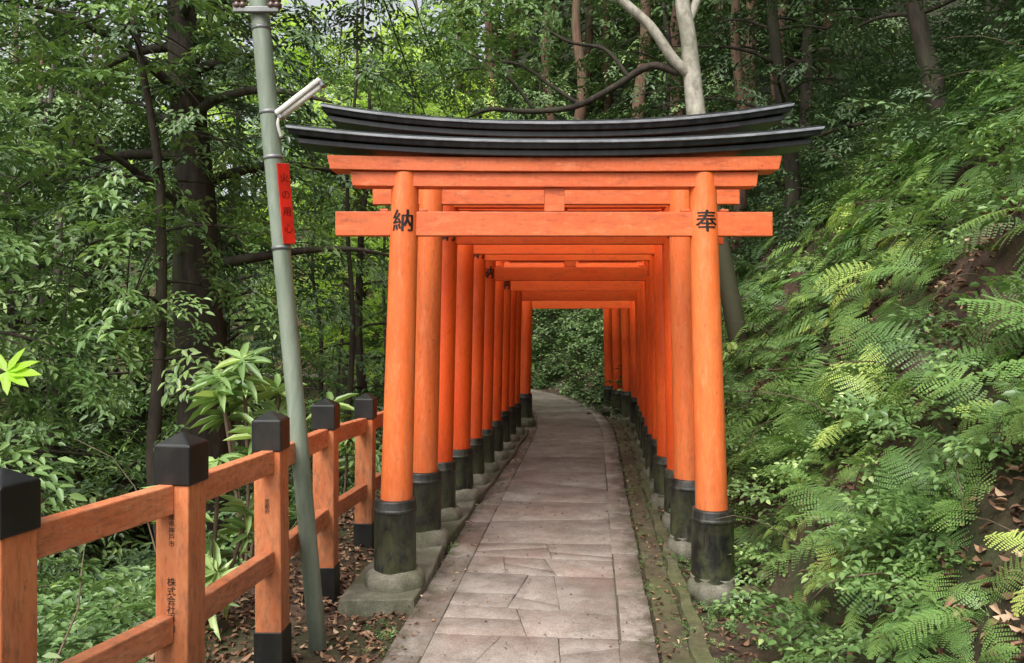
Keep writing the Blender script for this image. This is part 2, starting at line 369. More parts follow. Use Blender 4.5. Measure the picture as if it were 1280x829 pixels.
# ------------------------------------------------------------ torii gates
def beam(name,half,yd,z0,z1,mat,parent,curve=0.0,slant=.0,seg=28,profile=None):
    V=[];F=[]
    prof=profile or [(-yd,z0),(-yd,z1),(yd,z1),(yd,z0)]
    zt=max(p[1] for p in prof); zb=min(p[1] for p in prof)
    n=len(prof)
    for i in range(seg+1):
        t=-1+2*i/seg
        for (y,z) in prof:
            hx=half+slant*((z-zb)/max(zt-zb,1e-4))
            V.append((t*hx,y,z+curve*abs(t)**2.3))
    for i in range(seg):
        for k in range(n):
            j=(k+1)%n; F.append((i*n+k,i*n+j,(i+1)*n+j,(i+1)*n+k))
    F.append(tuple(range(n-1,-1,-1))); F.append(tuple(seg*n+k for k in range(n)))
    F=[f[::-1] for f in F]
    return bevel(mobj(name,V,F,mat,parent),.004,2)
def torii(d,xl,xr,nuki,pr=.1,fresh=True,chars=('納','奉'),rise=.115,slv=.44,klen=1.66,th=1.0):
    cx=(xl+xr)/2; hs=(xr-xl)/2
    E=empty('torii_gate',(cx,d,0),random.uniform(-.012,.012))
    mp=M_fresh if fresh else M_faded; mb=M_fresh_beam if fresh else M_beam
    lean=.028; top=nuki+.391
    rf=lambda z:pr*(1.04-.2*z/2.6)
    for sgn,nm in ((-1,'left'),(1,'right')):
        cxf=lambda z,sgn=sgn:sgn*(hs-lean*z)
        V,F=lathe([(rf(.1+(top-.1)*k/10),.1+(top-.1)*k/10) for k in range(11)],40)
        F=F[:-2]
        V=[(v[0]+cxf(v[2]),v[1],v[2]) for v in V]
        mobj(nm+'_post',V,F,mp,E,True)
        b=.05 if sgn<0 else .0
        R=pr*1.32; c0=sgn*(hs-lean*.3); st=slv+.03+random.uniform(-.02,.04)
        V,F=lathe([(R*1.0,b+.06),(R,b+.075),(R*.99,st-.07+b),(R*1.035,st-.065+b),(R*1.035,st-.05+b),(R*.985,st-.045+b),(R*.98,st+b),(R*.93,st+.008+b),(pr*.7,st+.009+b)],36,(c0,0))
        bevel(mobj(nm+'_sleeve',V,F,M_sleeve,E,True),.002,1)
        w=1 if sgn<0 else .82
        V,F=lathe([(R*1.38*w,b-.08),(R*1.42*w,b+.02),(R*1.36*w,b+.055),(R*1.18*w,b+.085),(R*1.02,b+.1),(R*.6,b+.101)],36,(c0,0))
        V=[(v[0]+.008*math.sin(v[1]*50+d),v[1]+.008*math.sin(v[0]*40),v[2]+.006*math.sin(v[0]*30+v[1]*20)) for v in V]
        mobj(nm+'_footing',V,F,M_conc,E,True)
        if chars:
            ch=chars[0] if sgn<0 else chars[1]
            inscribe(ch,.145,cxf,rf,nuki+.09,E)
        for q in (-1,1):
            xx=cxf(nuki)+q*(rf(nuki)+.035)
            box(nm+'_wedge',(xx,0,nuki+.160),(.05,.06,.016),mb,E,.003)
    beam('tie_beam',hs+.36,.034,nuki,nuki+.15,mb,E,0,0,2)
    box('centre_strut',(0,0,nuki+.15+.075),(.125,.07,.146),mb,E,.004)
    beam('lower_lintel',hs+.25,.062,nuki+.30,nuki+.39,mb,E,.006,.012)
    beam('upper_lintel',hs+.38,.09,nuki+.392,nuki+.478,mb,E,.012,.02)
    z=nuki+.480
    beam('roof_under_board',klen-.07,.125,z,z+.036*th,M_roof,E,rise,.03)
    prof=[(y,z+q*th) for y,q in ((-.155,.038),(-.166,.066),(-.176,.069),(-.172,.088),(0,.135),(.172,.088),(.176,.069),(.166,.066),(.155,.038))]
    k=beam('roof_cap',klen-.02,0,0,0,M_roof,E,rise+.012,.05,28,prof)
    k.data.materials.append(M_fascia)
    np_=len(prof)
    for i in range(28):
        for j in (2,5): k.data.polygons[i*np_+j].material_index=1
    return E
T=[(5.0,-.74,1.27,2.225,.1,0,('納','奉')),
 (5.95,-.676,1.33,2.56,.105,0,None),
 (6.65,-.60,1.40,2.33,.092,1,('納','奉')),
 (7.4,-.51,1.47,2.31,.108,1,None),
 (8.1,-.41,1.53,2.30,.092,1,('納','奉')),
 (8.75,-.325,1.60,2.13,.095,1,('納','奉')),
 (9.5,-.235,1.69,2.22,.094,1,None),
 (10.2,-.15,1.77,2.07,.094,1,('納','奉')),
 (10.9,-.07,1.85,2.12,.092,1,None),
 (11.6,.005,1.93,1.98,.094,1,None),
 (12.7,.19,2.01,1.88,.094,1,None),
 (13.5,.19,1.98,1.95,.09,1,None),
 (14.3,.12,1.92,2.0,.09,1,None),
 (15.1,.04,1.86,2.0,.09,1,None)]
for d,xl,xr,nk,pr,fr,ch in T:
    torii(d,xl,xr,nk,pr,bool(fr),ch,.075 if d<5.5 else .12,.46 if d<6 else .42,1.635 if d<5.5 else (1.72 if d<6.2 else (xr-xl)/2+.58),1.0 if d<5.5 else 1.15)
xs=[(4.72,-.80),(6,-.70),(7.4,-.53),(8.75,-.34),(10.2,-.16),(12,.04)]
V=[];F=[]
for y in np.linspace(4.7,12.2,46):
    cx=float(np.interp(y,[a for a,b in xs],[b for a,b in xs]))
    w=.235+.012*math.sin(y*4)
    for dx,z in ((-w,-.09),(-w+.01,.045),(w-.015,.05),(w,-.07)): V.append((cx+dx,y+.01*math.sin(dx*30),z+.004*math.sin(y*7)))
n=46
for k in range(n-1):
    for q in range(3): F.append((k*4+q,k*4+q+1,k*4+q+5,k*4+q+4))
F.append((0,1,2,3)[::-1]); F=[f[::-1] for f in F]
bevel(mobj('gate_plinth',V,F,M_conc),.01,2)

# ------------------------------------------------------------ fence
FP=[(-1.9,1.6,1.28),(-1.51,2.36,1.265),(-1.26,3.02,1.28),(-1.17,3.9,1.26),(-1.145,4.9,1.225),(-1.10,5.95,1.16),(-1.03,7.0,1.12),(-.97,8.1,1.1),(-.9,9.3,1.1)]
fence=empty('vermilion_fence')
for i,(x,y,zt) in enumerate(FP):
    a=FP[max(i-1,0)]; b=FP[min(i+1,len(FP)-1)]
    ang=-math.atan2(b[0]-a[0],b[1]-a[1])
    e=bpy.data.objects.new('post_%d'%i,None); e.location=(x,y,0); e.rotation_euler=(0,random.uniform(-.01,.01),ang*.6); e.parent=fence; COL.objects.link(e)
    w=.13
    box('shaft',(0,0,(zt-.19-.25)/2),(w,w,zt-.19+.25),M_fence,e,.006)
    c=zt-.19
    V=boxv((0,0,c+.07),(w+.014,w+.014,.15))+[(0,0,zt)]
    F=[BF[0]]+BF[2:]+[(4,5,8),(5,6,8),(6,7,8),(7,4,8)]
    bevel(mobj('cap',V,F,M_cap,e),.006,2)
    box('shoe',(0,0,.06),(w+.012,w+.012,.27),M_cap,e,.004)
    if i in (1,2,3):
        for (body,px,sz,zc) in ({1:[('大\n阪\n市',0,.036,.86),],2:[('兵\n庫\n県\n神\n戸\n市',.0,.026,.93),('株\n式\n会\n社\n奉\n納',.0,.036,.64)],3:[('京\n都\n府',0,.026,.80)]}[i]):
            me=textmesh(body,sz,0,.95); me.materials.clear(); me.materials.append(M_ink)
            o=bpy.data.objects.new('lettering',me); COL.objects.link(o); o.parent=e
            o.rotation_euler=(math.pi/2,0,0); o.location=(px,-w/2-.002,zc)
for i in range(len(FP)-1):
    a=FP[i];b=FP[i+1]
    for nm,dz,hh in (('top_rail',-.245,.11),('lower_rail',-.725,.10)):
        p=Vector((a[0],a[1],a[2]+dz));q=Vector((b[0],b[1],b[2]+dz)); d=(q-p); ln=d.length-.12
        o=box(nm,(0,0,0),(.062,ln,hh),M_rail,fence,.006)
        o.location=(p+q)/2; dd=d.normalized()
        o.rotation_euler=(math.asin(dd.z),0,-math.atan2(dd.x,dd.y))

# ------------------------------------------------------------ utility pole
pole=empty('utility_pole',(-1.02,4.18,0))
def pp(z): return Vector((-.335*(z)/3.45,0.0+.02*z,z))
V,F=tube([pp(-.4),pp(1),pp(2),pp(3),pp(4.2),pp(6.2)],[.046,.046,.047,.049,.049,.047],20)
mobj('shaft',V,F,M_pole,pole,True)
for z in (2.56,2.08,2.8,3.25,3.42):
    V,F=tube([pp(z-.01),pp(z+.01)],.051,20); mobj('band',V,F,M_grey,pole,True)
p=pp(3.33); box('crossarm',(p.x,p.y-.06,p.z),(.24,.03,.03),M_grey,pole,.004)
for dx in (-.1,-.07,.08,.11):
    V,F=lathe([(.008,-.03),(.022,-.02),(.024,.0),(.012,.008),(.02,.014),(.02,.03),(.01,.045)],16,(p.x+dx,p.y-.06))
    mobj('insulator',[(v[0],v[1],v[2]+p.z+.03) for v in V],F,M_ceram,pole,True)
lamp=bpy.data.objects.new('lamp_fitting',None); COL.objects.link(lamp); lamp.parent=pole; lamp.location=pp(2.76)+Vector((.04,-.03,0)); lamp.rotation_euler=(0,-math.radians(35),math.radians(-8))
o=box('housing',(.17,0,.015),(.30,.06,.03),M_white,lamp,.01)
V,F=tube([(.04,0,-.008),(.30,0,-.008)],.016,14); mobj('tube',V,F,M_white,lamp,True)
box('end_holder',(.03,0,-.003),(.02,.045,.04),M_grey,lamp,.004); box('end_holder',(.31,0,-.003),(.02,.045,.04),M_grey,lamp,.004)
V,F=tube(smoothpts([(-.03,0,-.10),(.0,-.01,-.03),(.05,0,.01)]),.009,10); mobj('bracket',V,F,M_white,lamp,True)
sg=bpy.data.objects.new('sign_plate',None); COL.objects.link(sg); sg.parent=pole; sg.location=pp(2.31)+Vector((.058,-.045,0)); sg.rotation_euler=(0,-.09,math.radians(42))
box('board',(0,0,0),(.068,.008,.42),M_red,sg,.002)
me=textmesh('火\nの\n用\n心',.052,0,1.7); me.materials.clear(); me.materials.append(M_redd)
o=bpy.data.objects.new('lettering',me); COL.objects.link(o); o.parent=sg; o.rotation_euler=(math.pi/2,0,0); o.location=(0,-.006,0)
def cable(a,b,sag,r=.006):
    a=Vector(a);b=Vector(b); P=[a.lerp(b,t/24)+Vector((0,0,-sag*4*(t/24)*(1-t/24))) for t in range(25)]
    V,F=tube(P,r,6); return mobj('overhead_cable',V,F,M_wire,None,True)
cable((-1.2,4.12,3.36),(-9,-6,5.2),.3)
cable((-1.42,4.12,3.36),(-12,2,6.3),.4)
cable((-1.25,4.2,5.6),(-.6,16,5.2),.5,.007)
cable((-1.25,4.2,5.2),(-1.0,17,4.4),.45,.007)
cable((-1.5,4.12,3.36),(-1.5,-8,5.5),.2,.005)

# ------------------------------------------------------------ foliage templates
LQ=np.array([(0,1,2,3),(0,3,4,5)])
def leafv(p,d,n,L,W,fold=.18,droop=.12):
    p=np.array(p,float); d=np.array(d,float); d/=np.linalg.norm(d); s=np.cross(d,n); s/=np.linalg.norm(s)+1e-9; n=np.cross(s,d)
    f=n*W*fold
    return [p,p+d*L*.32+s*W*.5+f,p+d*L*.7+s*W*.36+f-n*droop*L*.4,p+d*L-n*droop*L,p+d*L*.7-s*W*.36+f-n*droop*L*.4,p+d*L*.32-s*W*.5+f]
def finish(lv,sd=.13):
    V=np.array(lv).reshape(-1,3); n=len(lv)
    Q=(LQ[None]+6*np.arange(n)[:,None,None]).reshape(-1,4)
    return V,Q,np.repeat(rng.normal(0,sd,n),6)
def spray(L=.5,n=6,subs=6,ll=.085,lw=.036):
    out=[]; r=random
    def axis(o,ang,ln,k):
        for i in range(k):
            t=(i+.6)/k; x=o[0]+math.cos(ang)*ln*t; y=o[1]+math.sin(ang)*ln*t; z=-.35*(x*x+y*y)+r.uniform(-.02,.02)
            for sd in ((-1,1) if i<k-1 else (0,)):
                if r.random()<.12: continue
                a=ang+sd*r.uniform(.6,1.15)+r.uniform(-.2,.2)
                l=ll*r.uniform(.7,1.2)
                out.append(leafv((x,y,z),(math.cos(a),math.sin(a),r.uniform(-.5,.15)),(r.uniform(-.4,.4),r.uniform(-.4,.4),1),l,lw*l/ll*r.uniform(.85,1.15)))
    axis((0,0),0,L,n)
    for k in range(subs):
        t=(k+.5)/subs; axis((L*t*.85,0),(1 if k%2 else -1)*r.uniform(.5,.95),L*.55*(1-t*.5),3)
    return finish(out)
SPR=[spray() for _ in range(6)]
SPRL=[spray(.5,4,3,.13,.045) for _ in range(4)]
SPRS=[spray(.3,5,5,.045,.026) for _ in range(4)]
def frond(out,az,L,el0,n,detail,droopk=1.5):
    pos=np.zeros(3); el=el0; N=n
    side=np.array([-math.sin(az),math.cos(az),0])
    step=L/N; tw=random.uniform(-.25,.25)
    for i in range(N):
        t=(i+1)/N; d=np.array([math.cos(az)*math.cos(el),math.sin(az)*math.cos(el),math.sin(el)])
        up=np.cross(side,d); 
        if up[2]<0 and el<1.4: up=-up
        w=np.array(leafv(pos,d,up,step*1.1,.006,0,0)); out.append(list(w))
        pos=pos+d*step; el-=droopk*step/L*random.uniform(.8,1.2)
        if t<.14: continue
        pl=L*.24*math.sin(math.pi*min(1,(1-t)*1.02+.02)**.75)**.9*(1 if t>.35 else .55+.45*t/.35)
        pl=max(pl,.012)
        for sd in (-1,1):
            s2=side*sd*math.cos(tw)+up*sd*math.sin(tw)
            pd=s2*.93+d*.36+np.array([0,0,-.14])+up*random.uniform(-.12,.12)
            pd/=np.linalg.norm(pd)
            if detail and pl>.03:
                m=max(3,int(pl/.016)); ps=np.cross(pd,up); ps/=np.linalg.norm(ps)
                for k in range(m):
                    tt=(k+.4)/m; q=pos+pd*pl*tt-up*.1*pl*tt*tt; wl=.018*(1-.75*tt)*L/.6+.003
                    for s3 in (-1,1):
                        out.append(leafv(q,ps*s3+pd*.5,up,wl,pl/m*.8,.05,.05))
            else: out.append(leafv(pos,pd,up,pl,step*.72,.08,.12))
def fernplant(nf,detail,L=.6,n=16):
    out=[]
    a0=random.uniform(0,6)
    for k in range(nf): frond(out,a0+k*2.4+random.uniform(-.4,.4),L*random.uniform(.5,1.2),random.uniform(.45,1.25),n,detail,random.uniform(1.0,2.0))
    return finish(out,.06)
FERN_D=[fernplant(random.choice((5,6,7)),True) for _ in range(5)]
FERN_S=[fernplant(6,False,.6,18) for _ in range(5)]
def whorl():
    out=[]
    for k in range(13):
        a=k*2.4; e=random.uniform(-.25,.6); l=random.uniform(.15,.25)
        out.append(leafv((0,0,k*.004),(math.cos(a)*math.cos(e),math.sin(a)*math.cos(e),math.sin(e)),(0,0,1),l,l*.24,.2,.3))
    return finish(out)
WH=[whorl() for _ in range(3)]
def frames(d,up):
    d=d/np.linalg.norm(d,axis=1,keepdims=True); y=np.cross(up,d); y/=np.linalg.norm(y,axis=1,keepdims=True)+1e-9
    z=np.cross(d,y); return np.stack([d,y,z],2)
def inst(temps,pos,R,sc,tint):
    VV=[];QQ=[];TT=[];off=0; which=rng.integers(0,len(temps),len(pos))
    for k,(V,Q,J) in enumerate(temps):
        m=which==k; n=int(m.sum())
        if n==0: continue
        W=np.einsum('nij,vj->nvi',R[m],V)*sc[m][:,None,None]+pos[m][:,None,:]
        VV.append(W.reshape(-1,3)); QQ.append((Q[None]+(off+len(V)*np.arange(n))[:,None,None]).reshape(-1,4))
        TT.append(np.clip(tint[m][:,None]+J[None],0,1).ravel()); off+=len(V)*n
    return (np.concatenate(VV),np.concatenate(QQ)),np.concatenate(TT)
def rnd(n,a,b): return rng.uniform(a,b,n)
def unit(v): return v/np.linalg.norm(v,axis=1,keepdims=True)
def spraymass(name,temps,pos,out,sc,tint,mat,parent=None,updev=.35):
    n=len(pos); up=np.stack([rnd(n,-updev,updev),rnd(n,-updev,updev),np.ones(n)],1)
    R=frames(out,up); vq,t=inst(temps,pos,R,sc,tint); return bigmesh(name,vq,t,mat,parent)

# ------------------------------------------------------------ trees
def tree(x,y,H,r0,lean=(0,0),crown=.25,limbs=26,ll=2.0,spl=14,temps=SPR,mat=M_leaf,bark=M_bark,ls=1.0,tint=.45,name='broadleaf_tree',down=.1,spread=.4):
    z0=float(hfun(np.array([x]),np.array([y]))[0])-.2
    E=empty(name,(x,y,z0)); n=9; P=[];wx=wy=0
    for k in range(n):
        t=k/(n-1); P.append(Vector((lean[0]*t*H+wx,lean[1]*t*H+wy,H*t))); wx+=random.uniform(-.12,.12)*H/8; wy+=random.uniform(-.12,.12)*H/8
    S=smoothpts(P,4); ns=len(S)
    rad=[r0*(1-.85*(k/(ns-1))**.9)*(1+.5*math.exp(-k/1.5)) for k in range(ns)]
    V,F=tube(S,rad,12)
    pos=[];out=[]
    for k in range(limbs):
        t=crown+(1-crown)*(k+random.random())/limbs; i=min(int(t*(ns-1)),ns-2); b=S[i]
        a=k*2.4+random.uniform(-.6,.6); ln=ll*random.uniform(.6,1.15)*(1-.45*max(0,(t-.5)/.5)); el=random.uniform(.05,.7)
        pts=[b]; cur=b.copy(); e=el
        for q in range(5):
            e-=random.uniform(.02,.25); a+=random.uniform(-.3,.3)
            cur=cur+Vector((math.cos(a)*math.cos(e),math.sin(a)*math.cos(e),math.sin(e)))*ln/5; pts.append(cur.copy())
        sp=smoothpts(pts,2); rr=min(.06,max(.012,rad[i]*.38)); tube(sp,[rr*(1-.82*j/(len(sp)-1)) for j in range(len(sp))],6,V,F)
        for q in range(spl):
            tt=random.uniform(.25,1.0); c=sp[min(int(tt*(len(sp)-1)),len(sp)-1)]
            aa=a+random.uniform(-1.5,1.5)
            off=Vector((random.gauss(0,spread),random.gauss(0,spread),random.gauss(-.05,spread*.6)))
            if q%3==0: tube([c,c+off*.5+Vector((0,0,.03)),c+off],[.008,.006,.004],4,V,F)
            pos.append(c+off); out.append((math.cos(aa),math.sin(aa),random.uniform(-.7,.25)-down))
    mobj('trunk_and_limbs',V,F,bark,E,True)
    pos=np.array([tuple(p) for p in pos]); out=np.array(out); n=len(pos)
    cl=np.sin(pos[:,0]*2.1+x)*np.cos(pos[:,1]*1.9+y)*np.sin(pos[:,2]*1.7)
    spraymass('foliage',temps,pos,out,rnd(n,.75,1.25)*ls,tint+.18*cl+rng.normal(0,.08,n),mat,E)
    return E
tree(-2.85,7.6,8.5,.34,(-.02,0),.42,22,2.2,11,SPR,M_leafd,ls=1.0,tint=.5)
tree(-2.9,6.6,7.0,.08,(-.08,.03),.38,18,1.4,12,SPR,M_leaf,ls=.95,tint=.6)
tree(-4.6,6.2,7.5,.13,(.0,0),.3,24,1.9,13,SPR,M_leaf,ls=1.0,tint=.6)
tree(-3.9,10.5,8.5,.14,(-.03,0),.22,22,1.9,11,SPR,M_leafd,ls=1.15,tint=.55)
tree(-6.8,9.2,9,.2,(0,0),.25,26,2.4,12,SPR,M_leaf,ls=1.2,tint=.55)
tree(-2.4,11.8,7.0,.10,(0,0),.2,20,1.5,11,SPR,M_leaf,ls=1.1,tint=.55)
tree(-5.4,14.5,10,.18,(0,0),.2,26,2.4,11,SPR,M_leaf,ls=1.4,tint=.6)
tree(-9.5,13,11,.2,(0,0),.2,28,2.8,11,SPR,M_leaff,ls=1.4,tint=.6)
tree(-1.9,15.6,8,.12,(0,0),.2,22,1.8,11,SPR,M_leafy,ls=1.2,tint=.3)
tree(-4.0,19,10,.14,(0,0),.2,28,2.4,12,SPR,M_leafy,ls=1.4,tint=.4)
tree(-2.6,22.5,10,.14,(0,0),.3,26,2.4,12,SPR,M_leafy,ls=1.5,tint=.5)
tree(-6.6,21,11,.14,(0,0),.2,28,2.6,12,SPR,M_leafy,ls=1.5,tint=.4)
tree(-9.0,18,12,.18,(0,0),.2,28,2.8,11,SPR,M_leaff,ls=1.6,tint=.6)
for (a,b,h) in ((-2.0,9.4,7),(-2.9,12.9,8),(-1.6,13.2,7),(-3.7,8.9,7.5),(-2.2,14.5,9),(-3.4,15.5,9)):
    tree(a,b,h,.045,(random.uniform(-.06,.06),0),.6,7,1.0,6,SPR,M_leafd,ls=1.0,tint=.5,name='young_tree')
tree(4.6,8.4,7,.11,(-.10,-.05),.2,22,1.7,10,SPR,M_leafd,ls=.95,tint=.5)
tree(5.6,6.6,7,.14,(-.10,0),.25,22,1.9,10,SPR,M_leafd,ls=1,tint=.5)
tree(4.2,12,8,.13,(-.08,-.05),.2,23,2.0,10,SPR,M_leafd,ls=1.2,tint=.5)
tree(6.6,11,8,.16,(-.05,0),.2,23,2.2,10,SPR,M_leafd,ls=1.2,tint=.45)
tree(3.3,16.5,9,.13,(-.03,0),.2,23,2.2,10,SPR,M_leaff,ls=1.3,tint=.5)
tree(6.2,17,9,.16,(0,0),.2,23,2.4,10,SPR,M_leaff,ls=1.4,tint=.4)
tree(.9,22.5,7,.14,(0,0),.2,23,2.4,10,SPR,M_leaff,ls=1.5,tint=.5)
for (a,b,h,r) in ((3.4,20.5,16,.22),(4.6,23,17,.24),(2.2,25,17,.22),(5.6,19.5,15,.2),(1.2,27,15,.22),(7.5,22,16,.22),(3.9,14.2,13,.13)):
    tree(a,b,h,r,(random.uniform(-.015,.015),0),.55,18,1.8,9,SPR,M_leaff,M_cedar,ls=1.6,tint=.4,name='cedar_tree')
tree(3.45,4.9,6,.08,(-.04,0),.7,8,1.0,7,SPR,M_leafd,M_cedar,ls=1,tint=.45,name='cedar_tree')

E=empty('pale_forked_tree',(0,0,0)); V=[];F=[]
def limb(pts,rad,n=12):
    S=smoothpts(pts,5); tube(S,interp(rad,len(S)),n,V,F); return S
limb([(3.15,10.2,.6),(2.88,10,1.3),(2.66,10,2.4),(2.45,10,3.4),(2.31,10,4.3),(2.22,10,5.2),(2.14,10,5.9),(2.3,10.1,7.6),(2.2,10.2,9)],[.15,.12,.115,.115,.12,.10,.09,.07,.04])
limb([(2.27,10,4.75),(2.02,9.95,4.95),(1.72,9.9,5.35),(1.3,9.9,5.75),(.9,9.9,6.3),(.6,9.8,7.4)],[.075,.065,.06,.055,.05,.03])
limb([(2.2,10,5.4),(2.5,10.1,6.1),(3.0,10.2,7.0),(3.3,10.2,8.2)],[.06,.05,.04,.02])
mobj('trunk_and_limbs',V,F,M_pale,E,True)
V=[];F=[]
limb([(2.1,10,4.8),(1.75,10.1,4.92),(1.3,10.3,4.7),(.8,10.4,4.48),(.2,10.5,4.45),(-.3,10.6,4.5),(-.7,10.8,4.4)],[.05,.05,.045,.04,.035,.025,.01],8)
limb([(.9,10.4,4.5),(.5,10.5,4.8),(.1,10.6,5.1),(-.4,10.7,5.2),(-.9,10.8,5.5)],[.03,.026,.02,.015,.008],8)
limb([(1.5,10.2,4.8),(1.2,10.3,5.2),(.7,10.4,5.35),(.1,10.5,5.8)],[.03,.025,.02,.01],8)
limb([(.3,10.5,4.45),(-.1,10.4,4.9),(-.6,10.5,5.0),(-1.1,10.6,4.75)],[.025,.02,.015,.006],8)
mobj('dark_branches',V,F,M_bark,E,True)
n=300; c=np.array([(2.2,10.2,8.5),(.8,9.9,7.6),(3.2,10.2,8.0),(.0,10.5,6.2),(-.7,10.7,5.4)])[rng.integers(0,5,n)]
pos=c+rng.normal(0,.6,(n,3))*[1,1,.6]; out=np.stack([rnd(n,-1,1),rnd(n,-1,1),rnd(n,-.8,.2)],1)
spraymass('foliage',SPR,pos,out,rnd(n,.8,1.2),rnd(n,.35,.7),M_leaf,E)

# ------------------------------------------------------------ distant forest
def scatter(n,x0,x1,y0,y1,cond):
    X=[];Y=[];S=[]
    while len(X)<n:
        x=rnd(n,x0,x1); y=rnd(n,y0,y1); s=signed(x,y); m=cond(x,y,s)
        X+=list(x[m]);Y+=list(y[m]);S+=list(s[m])
    return np.array(X[:n]),np.array(Y[:n]),np.array(S[:n])
def farforest(n,box4,cond,h0,h1,per,sc,mat,bark,tint):
    E=empty('distant_forest')
    x,y,s=scatter(n,*box4,cond); V=[];F=[]; z=hfun(x,y); P=[];O=[]
    for k in range(len(x)):
        h=random.uniform(h0,h1); tube([(x[k],y[k],z[k]-.3),(x[k]+random.uniform(-.4,.4),y[k],z[k]+h*.5),(x[k]+random.uniform(-.6,.6),y[k],z[k]+h)],[random.uniform(.14,.24),.13,.04],7,V,F)
        for q in range(per):
            a=random.uniform(0,6.28); t=random.uniform(.12,1); r=random.uniform(.2,2.5)*(1.1-.6*t)
            P.append((x[k]+math.cos(a)*r,y[k]+math.sin(a)*r,z[k]+h*t)); O.append((math.cos(a),math.sin(a),random.uniform(-.8,.1)))
    mobj('trunks',V,F,bark,E,True)
    P=np.array(P);O=np.array(O);n=len(P)
    spraymass('foliage',SPRL,P,O,rnd(n,.8,1.25)*sc,tint+.2*np.sin(P[:,0]*.5)*np.cos(P[:,2]*.6)+rng.normal(0,.1,n),mat,E)
gapx=lambda x,y:(x/y>-.42)&(x/y<-.07)
farforest(105,(-30,30,22,50),lambda x,y,s:(s>4)&(np.abs(x)<y*.9)&~gapx(x,y),9,13,38,2.8,M_leaff,M_cedar,.5)
farforest(22,(-16,0,25,45),lambda x,y,s:(s>2)&gapx(x,y),6,9,44,2.2,M_leafy,M_bark,.45)
farforest(56,(-36,-7,13,34),lambda x,y,s:(s<-4)&(np.abs(x)<y*1.2+3),8,12,50,2.1,M_leaff,M_bark,.65)

# ------------------------------------------------------------ undergrowth
def shrubs(name,n,x0,x1,y0,y1,cond,temps,sc,mat,h=.5,per=9,tint=.5):
    x,y,s=scatter(n,x0,x1,y0,y1,cond); z=hfun(x,y)
    c=np.repeat(np.stack([x,y,z],1),per,0); m=len(c); hh=np.repeat(rnd(n,.4,1.2),per)*h
    a=rnd(m,0,6.28); rr=rnd(m,0,.35)*h/.5
    pos=c+np.stack([np.cos(a)*rr,np.sin(a)*rr,rnd(m,.1,1)*hh],1); out=np.stack([np.cos(a),np.sin(a),rnd(m,-.4,.7)],1)
    ti=np.repeat(rng.normal(tint,.12,n),per)
    spraymass(name,temps,pos,out,rnd(m,.7,1.2)*sc,ti,mat,None,.5)
patch=lambda x,y:np.sin(x*1.9+y*.7)*np.cos(y*1.4-x*.5)
patch2=lambda x,y:np.sin(x*3.1-y*1.7+.8)*np.cos(y*2.6+x*.9)
shrubs('slope_undergrowth',300,1.3,7,2.2,14,lambda x,y,s:(s>1.5)&(s<6)&(patch(x,y)<.3)&(patch2(x,y)>-.5)&((y>2)|(s>2.6)),SPRS,1.1,M_leaf,.24,8,.5)
shrubs('slope_undergrowth',100,1.2,2.6,2.6,9,lambda x,y,s:(s>1.35)&(s<2.2)&(patch2(x,y)>-.3),SPRS,.9,M_leaf,.18,7,.6)
shrubs('slope_undergrowth',330,1.5,10,5,22,lambda x,y,s:(s>3.2)&(s<9),SPR,.9,M_leafd,.7,8,.5)
shrubs('slope_undergrowth',260,-8,8,13,28,lambda x,y,s:(s>1.5)&(s<9),SPR,1.2,M_leaff,.6,8,.45)
shrubs('slope_undergrowth',150,-2,14,22,36,lambda x,y,s:(s>6)&(s<18),SPRL,2.2,M_leaff,1.2,8,.4)
shrubs('ivy_bank',420,-4,4,14,26,lambda x,y,s:(s>1.15)&(s<4),SPRS,2.0,M_leaff,.2,7,.45)
shrubs('valley_undergrowth',420,-9,-1.6,2,20,lambda x,y,s:(s<-2.2)&(s>-8),SPR,1.0,M_leafd,.8,8,.55)
shrubs('valley_undergrowth',110,-4,-1.3,1.8,12,lambda x,y,s:(s<-2.05)&(s>-3.4)&(patch2(x,y)>-.4),SPRS,1.3,M_leaf,.45,8,.5)
shrubs('valley_undergrowth',130,-3,1,9,20,lambda x,y,s:(s<-1.7)&(s>-4),SPR,1.0,M_leafd,.8,8,.5)
shrubs('moss_tufts',260,-1,2.6,2.4,11,lambda x,y,s:((s>.67)&(s<.73))|((s>.84)&(s<1.02)),SPRS,.16,M_leaf,.03,5,.45)
shrubs('moss_tufts',90,-1.2,2.6,2.4,9,lambda x,y,s:((s>1.0)&(s<1.3))|((s<-.7)&(s>-.85)),SPRS,.3,M_leaf,.05,4,.5)
def ferns(name,n,x0,x1,y0,y1,cond,temps,sc0,sc1,tint=.5):
    x,y,s=scatter(n,x0,x1,y0,y1,cond); z=hfun(x,y); e=.15
    nx=-(hfun(x+e,y)-z)/e; ny=-(hfun(x,y+e)-z)/e
    up=unit(np.stack([nx,ny,np.ones(n)],1)); up=unit(up*.7+np.array([-.1,-.06,.4])+rng.normal(0,.14,(n,3)))
    a=rnd(n,0,6.28); d=np.stack([np.cos(a),np.sin(a),0*a],1)
    y2=unit(np.cross(up,d)); d=np.cross(y2,up); R=np.stack([d,y2,up],2)
    vq,t=inst(temps,np.stack([x,y,z+.02],1),R,rnd(n,sc0,sc1),rng.normal(tint,.2,n)); bigmesh(name,vq,t,M_fern)
ferns('fern_bank',140,1.3,5,2.0,6.5,lambda x,y,s:(s>1.65)&(s<4.4)&(patch2(x,y)>-.6)&((x>1.8)|(y>3)),FERN_D,.5,1.05,.55)
ferns('fern_bank',34,1.2,2.4,2.6,6.5,lambda x,y,s:(s>1.45)&(s<1.95),FERN_D,.35,.6,.62)
ferns('fern_bank',370,1.5,8,6,15,lambda x,y,s:(s>1.7)&(s<6.5)&(patch2(x,y)>-.6),FERN_S,.6,1.15,.55)
